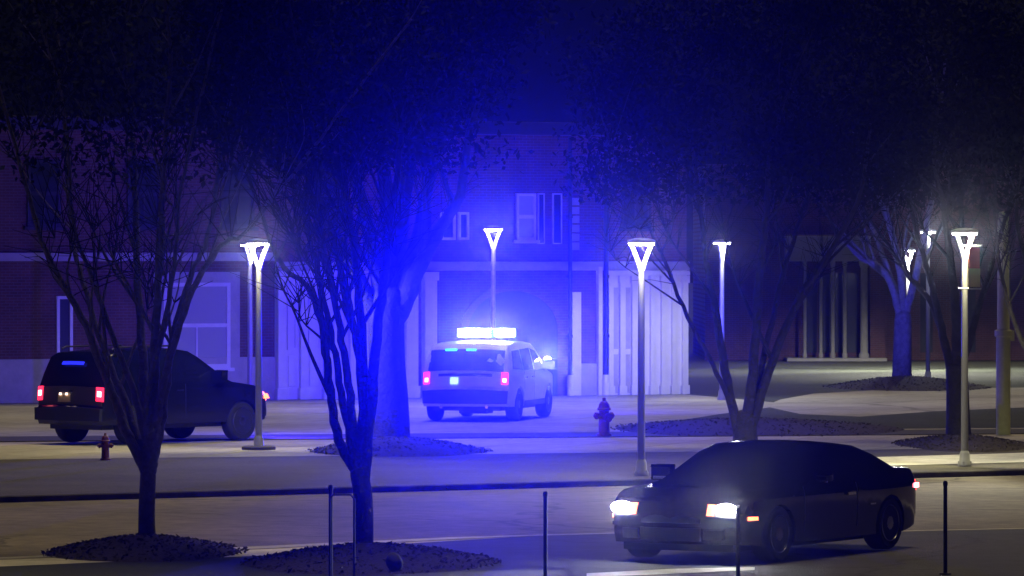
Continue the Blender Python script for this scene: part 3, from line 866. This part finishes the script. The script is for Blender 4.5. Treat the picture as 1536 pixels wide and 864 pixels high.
class Car:
    def __init__(s, name, loc, heading, W, belt, tumble, plan_front, plan_rear, xf, xr, zlow=.5):
        s.root = empty(name, loc, heading)
        s.W, s.belt, s.tumble, s.pf, s.pr, s.xf, s.xr = W, belt, tumble, plan_front, plan_rear, xf, xr
    def hw(s, x, z):
        w = s.W / 2
        if z > s.belt: w *= 1 - s.tumble * min(1.2, (z - s.belt) / .6) ** 1.15
        else: w *= 1 - .05 * ((s.belt - z) / s.belt) ** 2 + .012 * math.sin(math.pi * min(1, z / s.belt))
        if x > 0: w *= 1 - s.pf * max(0, (x / s.xf - .55) / .45) ** 2.2
        else: w *= 1 - s.pr * max(0, (x / s.xr - .6) / .4) ** 2.2
        return w
    def body(s, name, top, zb_, arches, m, bevel=.055, parent=None):
        """top: profile from the rear bottom over the roof to the front bottom"""
        outline = []
        bottom = [(top[0][0], zb_)] if top[0][1] > zb_ + .01 else []
        lo = []
        for xc, zc, r in sorted(arches):
            lo += arc(xc, zc, r, 10, zb_)
        # bottom goes rear -> front, then front -> roof -> rear
        outline = lo + list(reversed(top))
        bm = bmesh.new()
        v0 = [bm.verts.new((x, -1, z)) for x, z in outline]
        v1 = [bm.verts.new((x, 1, z)) for x, z in outline]
        n = len(outline)
        f0 = bm.faces.new(v0); f1 = bm.faces.new(list(reversed(v1)))
        for i in range(n):
            j = (i + 1) % n
            bm.faces.new((v0[i], v0[j], v1[j], v1[i]))
        bmesh.ops.recalc_face_normals(bm, faces=bm.faces[:])
        nl = len(lo)
        idx = [i for i in range(nl, n - 1)]
        es = []
        bm.edges.ensure_lookup_table()
        for ring in (v0, v1):
            for i in idx:
                e = bm.edges.get((ring[i], ring[i + 1]))
                if e: es.append(e)
        for v in bm.verts: v.co.y *= s.W / 2
        bmesh.ops.bevel(bm, geom=es, offset=bevel, segments=3, affect='EDGES', profile=.5, clamp_overlap=True)
        bmesh.ops.triangulate(bm, faces=bm.faces[:])
        xs = [s.xr + (s.xf - s.xr) * i / 26 for i in range(1, 26)]
        for x in xs: bmesh.ops.bisect_plane(bm, geom=bm.verts[:] + bm.edges[:] + bm.faces[:], plane_co=(x, 0, 0), plane_no=(1, 0, 0))
        for z in (.35, .5, .65, .8, s.belt - .04, s.belt, s.belt + .15, s.belt + .3, s.belt + .45):
            bmesh.ops.bisect_plane(bm, geom=bm.verts[:] + bm.edges[:] + bm.faces[:], plane_co=(0, 0, z), plane_no=(0, 0, 1))
        for y in (0, .45, -.45, .8, -.8):
            bmesh.ops.bisect_plane(bm, geom=bm.verts[:] + bm.edges[:] + bm.faces[:], plane_co=(0, y * s.W / 2, 0), plane_no=(0, 1, 0))
        for v in bm.verts:
            t = v.co.y / (s.W / 2)
            x, z = v.co.x, v.co.z
            v.co.y = t * s.hw(x, z)
            # crown of roof and bonnet, bow of nose and tail in plan
            if z > .5: v.co.z -= .035 * t * t
            if x > s.xf * .8: v.co.x -= .16 * (t * t) * (x - s.xf * .8) / (s.xf * .2)
            if x < s.xr * .85: v.co.x += .10 * (t * t) * (x - s.xr * .85) / (s.xr * .15)
        o = mesh_obj(name, bm, m, parent or s.root, 38)
        return o
    def side(s, name, poly, m, sgn, off=.006, thick=.03, parent=None):
        bm = bmesh.new()
        f = bm.faces.new([bm.verts.new((x, 0, z)) for x, z in poly])
        bmesh.ops.triangulate(bm, faces=[f])
        for i in range(1, 24):
            x = s.xr + (s.xf - s.xr) * i / 24
            bmesh.ops.bisect_plane(bm, geom=bm.verts[:] + bm.edges[:] + bm.faces[:], plane_co=(x, 0, 0), plane_no=(1, 0, 0))
        for z in (.5, .65, .8, s.belt, s.belt + .15, s.belt + .3, s.belt + .45):
            bmesh.ops.bisect_plane(bm, geom=bm.verts[:] + bm.edges[:] + bm.faces[:], plane_co=(0, 0, z), plane_no=(0, 0, 1))
        r_ = bmesh.ops.extrude_face_region(bm, geom=bm.faces[:])
        back = {v for v in r_['geom'] if isinstance(v, bmesh.types.BMVert)}
        for v in bm.verts:
            h_ = s.hw(v.co.x, v.co.z)
            v.co.y = sgn * (h_ + (off if v not in back else off - thick))
            if v.co.z > .5: v.co.z -= .035
        return mesh_obj(name, bm, m, parent or s.root, 40)
    def cross(s, name, p0, p1, f0, f1, m, off=.008, thick=.03, y0=-1, y1=1, parent=None, nseg=8, bow=True):
        """panel across the nose, tail, windscreen or rear glass: p0 low, p1 high (x,z), half-width fractions f0,f1"""
        p0, p1 = Vector(p0), Vector(p1)
        t = (p1 - p0).normalized()
        nrm = Vector((t.y, -t.x))
        if (nrm.x > 0) != (p0.x > 0): nrm = -nrm
        bm = bmesh.new()
        def put(p, f, k, o_):
            u = y0 + (y1 - y0) * k / nseg
            y = u * f * s.hw(p.x, p.y)
            tt = u * f
            x = p.x + nrm.x * o_; z = p.y + nrm.y * o_
            z -= .035 * tt * tt if z > .5 else 0
            if bow:
                if p.x > s.xf * .8: x -= .16 * tt * tt * (p.x - s.xf * .8) / (s.xf * .2)
                if p.x < s.xr * .85: x += .10 * tt * tt * (p.x - s.xr * .85) / (s.xr * .15)
            return bm.verts.new((x, y, z))
        rows = []
        for k in range(nseg + 1):
            rows.append([put(p0, f0, k, off), put(p1, f1, k, off), put(p1, f1, k, off - thick), put(p0, f0, k, off - thick)])
        for a_, b_ in zip(rows, rows[1:]):
            for i in range(4):
                j = (i + 1) % 4
                bm.faces.new((a_[i], a_[j], b_[j], b_[i]))
        bm.faces.new(rows[0]); bm.faces.new(list(reversed(rows[-1])))
        return mesh_obj(name, bm, m, parent or s.root, 35)
    def wheel(s, x, sgn, r, w, m_rim, yin=.02, spokes=5):
        y = sgn * (s.W / 2 - yin - w / 2)
        bm = bmesh.new()
        lathe(bm, [(r * .66, -w / 2 + .01), (r * .9, -w / 2), (r * .985, -w / 2 + .03), (r, -w / 4), (r, w / 4), (r * .985, w / 2 - .03), (r * .9, w / 2), (r * .66, w / 2 - .01)], 32, 'Y', cap=True)
        o = mesh_obj('wheel', bm, M['tyre'], s.root, 40); o.location = (x, y, r)
        bm = bmesh.new()
        yo = sgn * (w / 2 - .012)
        lathe(bm, [(r * .70, yo), (r * .66, yo + sgn * .012), (r * .60, yo - sgn * .03)], 32, 'Y', cap=False)
        lathe(bm, [(r * .16, yo - sgn * .04), (r * .15, yo + sgn * .005), (r * .05, yo + sgn * .012)], 16, 'Y')
        for i in range(spokes):
            t = 2 * math.pi * i / spokes + .3
            c, sn = math.cos(t), math.sin(t)
            pa, pb = r * .1, r * .64
            q = [(pa, -.045), (pb, -.032), (pb, .032), (pa, .045)]
            fr = [bm.verts.new((a_ * c - b_ * sn, yo + sgn * (.004 if a_ < .2 else -.004), a_ * sn + b_ * c)) for a_, b_ in q]
            bk = [bm.verts.new((a_ * c - b_ * sn, yo - sgn * .04, a_ * sn + b_ * c)) for a_, b_ in q]
            bm.faces.new(fr); bm.faces.new(list(reversed(bk)))
            for k in range(4): bm.faces.new((fr[k], fr[(k + 1) % 4], bk[(k + 1) % 4], bk[k]))
        mesh_obj('rim', bm, m_rim, o, 35)
        return o

# ---- white police SUV (seen from behind)
PSD = 121.5
ploc = ((735 - 768) * PSD / F, PSD, .012)
car = Car('police_vehicle', ploc, math.pi / 2 - R(13), 2.0, 1.08, .13, .16, .07, 2.5, -2.48)
car.root.scale = (1.04, 1.06, 1.02)
tag(car.root, 'white police utility vehicle with blazing roof light bar, seen from behind', 'police vehicle')
PT = [(-2.42, .34), (-2.48, .45), (-2.47, .70), (-2.40, .78), (-2.36, 1.10), (-2.22, 1.35), (-2.02, 1.66), (-1.85, 1.73), (-1.2, 1.77), (-.3, 1.78), (.25, 1.74), (.55, 1.62), (1.25, 1.16), (1.45, 1.10), (2.1, 1.00), (2.38, .90), (2.48, .72), (2.50, .45), (2.40, .32)]
car.body('body', PT, .32, [(-1.45, .37, .44), (1.48, .37, .44)], M['whitecar'])
car.cross('rear_window', (-2.34, 1.14), (-2.06, 1.60), .88, .93, M['carglass'])
car.cross('windscreen', (1.22, 1.18), (.58, 1.60), .86, .94, M['carglass'])
for sg in (-1, 1):
    car.side('side_window', [(-2.0, 1.2), (-1.82, 1.60), (-1.12, 1.62), (-1.10, 1.16)], M['carglass'], sg)
    car.side('side_window', [(-1.05, 1.16), (-1.06, 1.62), (-.12, 1.64), (-.08, 1.14)], M['carglass'], sg)
    car.side('side_window', [(0, 1.14), (-.04, 1.63), (.42, 1.56), (.98, 1.14)], M['carglass'], sg)
    car.side('door_seam', [(-.06, .45), (-.06, 1.12), (-.045, 1.12), (-.045, .45)], M['trim'], sg, .003, .02)
    car.side('door_seam', [(-1.02, .75), (-1.02, 1.12), (-1.005, 1.12), (-1.005, .75)], M['trim'], sg, .003, .02)
    car.side('door_handle', [(-.32, .98), (-.32, 1.01), (-.14, 1.01), (-.14, .98)], M['trim'], sg, .03, .03)
    car.side('door_handle', [(-1.0, .98), (-1.0, 1.01), (-.82, 1.01), (-.82, .98)], M['trim'], sg, .03, .03)
    car.side('sill_trim', [(-.98, .32), (-.98, .44), (1.02, .44), (1.02, .32)], M['trim'], sg, .012, .03)
    # tail light: wraps the corner
    tl = car.cross('tail_light', (-2.385, .86), (-2.335, 1.12), .99, .99, M['tail'], .02, .06, y0=sg * .84, y1=sg * .99, nseg=3)
    car.cross('tail_bulb', (-2.375, .90), (-2.36, .99), .99, .99, M['tailhot'], .03, .03, y0=sg * .87, y1=sg * .95, nseg=2, parent=tl)
    # mirror
    bm = bmesh.new(); box(bm, .86, 1.02, sg * 1.0, sg * 1.24, 1.12, 1.30, bev=.03); box(bm, .9, .98, sg * .92, sg * 1.02, 1.14, 1.18); mesh_obj('mirror', bm, M['trim'], car.root, 40)
    car.wheel(-1.45, sg, .37, .25, M['darkrim'], .01)
    car.wheel(1.48, sg, .37, .25, M['darkrim'], .01)
    car.cross('headlight', (2.40, .74), (2.34, .90), .98, .96, M['white'], .02, .05, y0=sg * .60, y1=sg * .97, nseg=3)
bmp = car.cross('bumper', (-2.485, .40), (-2.475, .72), 1.0, 1.0, M['trim'], .035, .10)
car.cross('applique', (-2.385, 1.015), (-2.372, 1.07), .62, .62, M['trim'], .012, .02)
car.cross('number_plate', (-2.40, .84), (-2.378, .98), .995, .995, M['glowplate'], .014, .02, y0=.16, y1=.34, nseg=2)
bm = bmesh.new(); lathe(bm, [(.035, -2.5), (.035, -2.3)], 12, 'X', (0, .5, .33)); lathe(bm, [(.035, -2.5), (.035, -2.3)], 12, 'X', (0, -.5, .33)); mesh_obj('exhaust', bm, M['chrome'], car.root, 40)
bm = bmesh.new(); box(bm, -2.2, 2.1, -.75, .75, .24, .34); box(bm, -1.7, -1.2, -.35, .30, .16, .30, bev=.03); mesh_obj('chassis', bm, M['trim'], car.root)
# spotlight at the right A-pillar, lit
bm = bmesh.new(); lathe(bm, [(.03, .14), (.07, .10), (.085, 0.0)], 16, 'X', (1.0, -1.06, 1.30), cap=True); tube(bm, [(1.06, -.86, 1.22), (1.06, -1.04, 1.28)], [.02, .02], 8)
sp = mesh_obj('spotlight', bm, M['trim'], car.root, 40)
bm = bmesh.new(); lathe(bm, [(.08, 0), (.05, -.02), (.0, -.03)], 16, 'X', (.998, -1.06, 1.30), cap=False); mesh_obj('spotlight_lens', bm, M['head'], sp, 50)
spot('spotlight_glare', (.95, -1.10, 1.32), (-28.2, -7.8, 2.0), 1400, (.75, .85, 1.0), 10, 1.0, .03, car.root)
spot('spotlight_beam', (1.20, -1.08, 1.32), (19.9, 1.0, 1.9), 1100, (1.0, .80, .86), 15, .8, .03, car.root)
point('spotlight_light', (.90, -1.12, 1.30), 8, (.85, .9, 1.0), .03, car.root)
# light bar
bm = bmesh.new(); box(bm, -.52, -.18, -.62, .62, 1.80, 1.85, bev=.015); box(bm, -.42, -.28, -.5, -.44, 1.74, 1.81); box(bm, -.42, -.28, .44, .5, 1.74, 1.81)
lb = mesh_obj('light_bar', bm, M['trim'], car.root, 40)
for i in range(10):
    y = -.61 + 1.22 * i / 10
    bm = bmesh.new(); box(bm, -.54, -.16, y + .006, y + .116, 1.852, 2.035, bev=.02)
    mesh_obj('led_module', bm, M['barwhite'] if i in (1, 2, 4, 6, 7, 8) else (M['barcyan'] if i in (3,) else M['barblue']), lb, 40)
bm = bmesh.new(); box(bm, -2.09, -2.05, .24, .50, 1.56, 1.61, bev=.008)
car2 = mesh_obj('deck_light', bm, M['barcyan'], car.root, 40)
bm = bmesh.new(); box(bm, -2.09, -2.05, -.18, .04, 1.56, 1.61, bev=.008); mesh_obj('deck_light', bm, M['barcyan'], car.root, 40)
police = car
BLUE = (.0015, .001, 1.0)
# the bar throws its light backwards (towards the street) and sideways/forwards on the facade
for y_ in (-.42, 0, .42):
    spot('bar_rear_light', (-.66, y_, 1.97), (-29.2, y_ - 5.9, 4.3), 50000, BLUE, 17, 1.0, .04, police.root)
spot('bar_flood_light', (-.66, -.25, 1.97), (-20, -1, -1.2), 12000, BLUE, 120, 1.0, .04, police.root)
for y_ in (-.42, .42):
    spot('bar_white_light', (-.60, y_, 1.95), (-29.2, y_ - 6.4, 2.9), 170, (.35, .70, 1.0), 14, 1.0, .05, police.root)
spot('bar_alley_light', (-.10, -.66, 1.97), (33.8, -4.6, 2.6), 70000, (.05, .05, 1.0), 12, 1.0, .04, police.root)
spot('bar_front_light', (-.02, 0, 1.99), (20, 2, 1.6), 8500, (.04, .006, 1.0), 140, 1.0, .05, police.root)
point('bar_glow', (-.35, .0, 2.12), 900, BLUE, .06, police.root)

# ---- dark SUV on the left (three-quarter rear view)
SD = 105.6
sloc = ((228 - 768) * SD / F, SD + 1.0, .012)
car = Car('dark_utility_vehicle', sloc, math.pi / 2 - R(42), 2.0, 1.16, .13, .14, .06, 2.5, -2.5)
tag(car.root, 'dark utility vehicle with glowing red tail lamps parked behind the forked tree', 'utility vehicle')
ST = [(-2.44, .40), (-2.50, .50), (-2.50, .74), (-2.43, .80), (-2.40, 1.18), (-2.28, 1.45), (-2.10, 1.78), (-1.95, 1.85), (-1.2, 1.90), (-.2, 1.91), (.12, 1.87), (.35, 1.76), (1.1, 1.29), (1.25, 1.235), (1.9, 1.15), (2.22, 1.04), (2.42, .86), (2.50, .62), (2.49, .52), (2.40, .42)]
car.body('body', ST, .40, [(-1.5, .40, .47), (1.52, .40, .47)], M['navy'])
car.cross('tailgate', (-2.43, .80), (-2.405, 1.17), .96, .94, M['brown'], .012, .03)
car.cross('rear_window', (-2.37, 1.24), (-2.14, 1.70), .86, .91, M['carglass'])
ds = car.cross('deck_strip', (-2.235, 1.585), (-2.20, 1.645), .40, .40, M['deckblue'], .03, .02, y0=-.75, y1=1.0)
car.cross('windscreen', (1.04, 1.33), (.38, 1.74), .86, .93, M['carglass'])
for sg in (-1, 1):
    car.side('side_window', [(-2.1, 1.28), (-1.92, 1.72), (-1.12, 1.75), (-1.10, 1.26)], M['carglass'], sg)
    car.side('side_window', [(-1.03, 1.26), (-1.04, 1.75), (-.18, 1.77), (-.16, 1.25)], M['carglass'], sg)
    car.side('side_window', [(-.08, 1.25), (-.1, 1.76), (.22, 1.70), (.88, 1.25)], M['carglass'], sg)
    car.side('door_seam', [(-.13, .5), (-.13, 1.22), (-.115, 1.22), (-.115, .5)], M['trim'], sg, .003, .02)
    car.side('door_handle', [(-.40, 1.08), (-.40, 1.11), (-.20, 1.11), (-.20, 1.08)], M['chrome'], sg, .03, .03)
    car.side('door_handle', [(-1.05, 1.08), (-1.05, 1.11), (-.85, 1.11), (-.85, 1.08)], M['chrome'], sg, .03, .03)
    tl = car.cross('tail_light', (-2.425, .90), (-2.405, 1.18), .99, .99, M['tail'], .022, .06, y0=sg * .82, y1=sg * .995, nseg=3)
    car.cross('tail_bulb', (-2.42, .99), (-2.412, 1.10), .99, .99, M['tailhot'], .034, .03, y0=sg * .86, y1=sg * .96, nseg=2, parent=tl)
    bm = bmesh.new(); box(bm, .62, .78, sg * 1.0, sg * 1.26, 1.22, 1.42, bev=.03); box(bm, .66, .74, sg * .92, sg * 1.02, 1.24, 1.28); mesh_obj('mirror', bm, M['navy'], car.root, 40)
    car.wheel(-1.5, sg, .40, .27, M['darkrim'], .01)
    car.wheel(1.52, sg, .40, .27, M['darkrim'], .01)
    hl = car.cross('headlight', (2.43, .84), (2.30, 1.0), .99, .97, M['amber'], .02, .06, y0=sg * .70, y1=sg * 1.0, nseg=3)
    car.side('corner_lamp', [(2.18, .88), (2.18, .98), (2.28, .98), (2.36, .88)], M['amber'], sg, .012, .03, parent=hl)
    bm = bmesh.new(); tube(bm, [(-1.9, sg * .72, 1.89), (-1.8, sg * .72, 1.935), (-.3, sg * .72, 1.95), (-.2, sg * .72, 1.91)], [.018] * 4, 8); mesh_obj('roof_rail', bm, M['trim'], car.root, 40)
car.cross('bumper', (-2.505, .48), (-2.50, .76), 1.0, 1.0, M['trim'], .05, .12)
pl = car.cross('number_plate', (-2.435, .85), (-2.42, 1.0), .995, .995, M['plate'], .02, .02, y0=-.10, y1=.28, nseg=2)
for y in (.0, .19):
    car.cross('plate_lamp', (-2.44, .985), (-2.432, 1.03), .995, .995, M['platelamp'], .035, .02, y0=y - .03, y1=y + .03, nseg=2, parent=pl)
car.cross('badge', (-2.42, 1.05), (-2.418, 1.08), .995, .995, M['chrome'], .018, .01, y0=-.16, y1=-.06, nseg=2)
bm = bmesh.new(); box(bm, -2.2, 2.1, -.75, .75, .30, .42); mesh_obj('chassis', bm, M['trim'], car.root)
# strobe in the grille corner, lit blue
bm = bmesh.new(); box(bm, 2.47, 2.52, -.62, -.48, .74, .82, bev=.01); mesh_obj('grille_strobe', bm, M['barblue'], car.root, 40)
spot('strobe_light', (2.66, -.55, .80), (18, 3.0, 1.6), 3800, (.05, .02, 1.0), 150, .7, .04, car.root)
suv = car

# ---- black car coming out of the lot (three-quarter front view)
CD = 66.6
cloc = ((1150 - 768) * CD / F, CD + .2, .016)
car = Car('black_car', cloc, -math.pi / 2 - R(30), 1.92, .86, .24, .14, .10, 2.42, -2.42)
car.root.scale = (1.07, 1.06, 1.0)
tag(car.root, 'black car with blazing headlights at the near right, turning toward the street', 'car')
CT = [(-2.36, .30), (-2.42, .42), (-2.42, .70), (-2.40, .96), (-2.33, 1.05), (-1.95, 1.07), (-1.72, 1.08), (-1.25, 1.27), (-.85, 1.385), (-.45, 1.425), (-.05, 1.41), (.25, 1.33), (.95, 1.0), (1.10, .975), (1.9, .91), (2.28, .82), (2.40, .68), (2.42, .36), (2.34, .24)]
car.body('body', CT, .22, [(-1.43, .345, .40), (1.48, .345, .40)], M['black'], .06)
car.cross('windscreen', (.93, 1.0), (.28, 1.32), .84, .90, M['carglass'])
car.cross('rear_window', (-1.64, 1.05), (-1.22, 1.28), .80, .88, M['carglass'])
for sg in (-1, 1):
    car.side('side_window', [(-1.35, 1.02), (-1.02, 1.24), (-.50, 1.33), (-.46, .98)], M['carglass'], sg)
    car.side('side_window', [(-.40, .98), (-.42, 1.34), (.02, 1.30), (.20, 1.22), (.66, .97)], M['carglass'], sg)
    car.side('door_seam', [(-.52, .35), (-.52, .94), (-.505, .94), (-.505, .35)], M['trim'], sg, .003, .02)
    car.side('door_seam', [(.86, .35), (.86, .94), (.875, .94), (.875, .35)], M['trim'], sg, .003, .02)
    car.side('door_handle', [(-.42, .79), (-.42, .825), (-.22, .825), (-.22, .79)], M['chrome'], sg, .03, .03)
    bm = bmesh.new(); box(bm, .52, .66, sg * .98, sg * 1.17, .96, 1.10, bev=.03); box(bm, .56, .64, sg * .88, sg * 1.0, .965, 1.0); mi = mesh_obj('mirror', bm, M['black'], car.root, 40)
    bm = bmesh.new(); box(bm, .655, .675, sg * 1.0, sg * 1.16, .95, .985, bev=.006); mesh_obj('mirror_highlight', bm, M['chrome'], mi, 40)  # bright strip added for the lamp reflection under the mirror
    car.wheel(-1.43, sg, .345, .25, M['rim'], .0, 5)
    car.wheel(1.48, sg, .345, .25, M['rim'], .0, 5)
    hl = car.cross('headlight', (2.405, .59), (2.34, .745), .99, .97, M['trim'], .02, .06, y0=sg * .55, y1=sg * .99, nseg=5)
    bm = bmesh.new(); bmesh.ops.create_uvsphere(bm, u_segments=20, v_segments=12, radius=1)
    for v in bm.verts: v.co = Vector((2.315 + v.co.x * .085, sg * .685 + v.co.y * .135, .672 + v.co.z * .075))
    mesh_obj('bulb', bm, M['head'], hl, 60)
    car.cross('turn_signal', (2.400, .60), (2.345, .735), .99, .97, M['amber'], .028, .06, y0=sg * .56, y1=sg * .66, nseg=2, parent=hl)
    car.side('side_marker', [(1.98, .57), (1.98, .615), (2.14, .615), (2.14, .57)], M['amber'], sg, .010, .03)
    tl = car.cross('tail_light', (-2.42, .76), (-2.405, .90), 1.0, 1.0, M['tail'], .015, .05, y0=sg * .45, y1=sg * .99, nseg=4)
    car.side('tail_marker', [(-2.34, .80), (-2.34, .86), (-2.20, .86), (-2.20, .80)], M['tailhot'], sg, .012, .03, parent=tl)
    car.cross('fog_grille', (2.42, .30), (2.42, .42), .95, .95, M['trim'], .012, .04, y0=sg * .55, y1=sg * .85, nseg=3)
car.side('rear_marker', [(-1.0, .64), (-1.0, .66), (-.85, .66), (-.85, .64)], M['chrome'], 1, .008, .02)
car.cross('grille', (2.412, .50), (2.36, .70), .98, .96, M['trim'], .010, .05, y0=-.48, y1=.48)
car.cross('lower_grille', (2.425, .28), (2.425, .44), .95, .95, M['trim'], .010, .04, y0=-.5, y1=.5)
car.cross('badge', (2.40, .60), (2.385, .635), .98, .98, M['chrome'], .018, .02, y0=-.05, y1=.05, nseg=2)
car.cross('bumper', (2.425, .45), (2.418, .495), 1.0, 1.0, M['black'], .02, .05)
bm = bmesh.new(); box(bm, -2.2, 2.2, -.72, .72, .15, .25); mesh_obj('chassis', bm, M['trim'], car.root)
for sg in (-1, 1):
    spot('headlight_glare', (2.46, sg * .69, .67), (38, sg * .7 + 18.2, 2.6), 48, (.9, .93, 1.0), 14, 1.0, .03, car.root)
    spot('headlight_beam', (2.52, sg * .70, .67), (14, sg * .9, -.1), 400, (.92, .95, 1.0), 46, .8, .04, car.root)
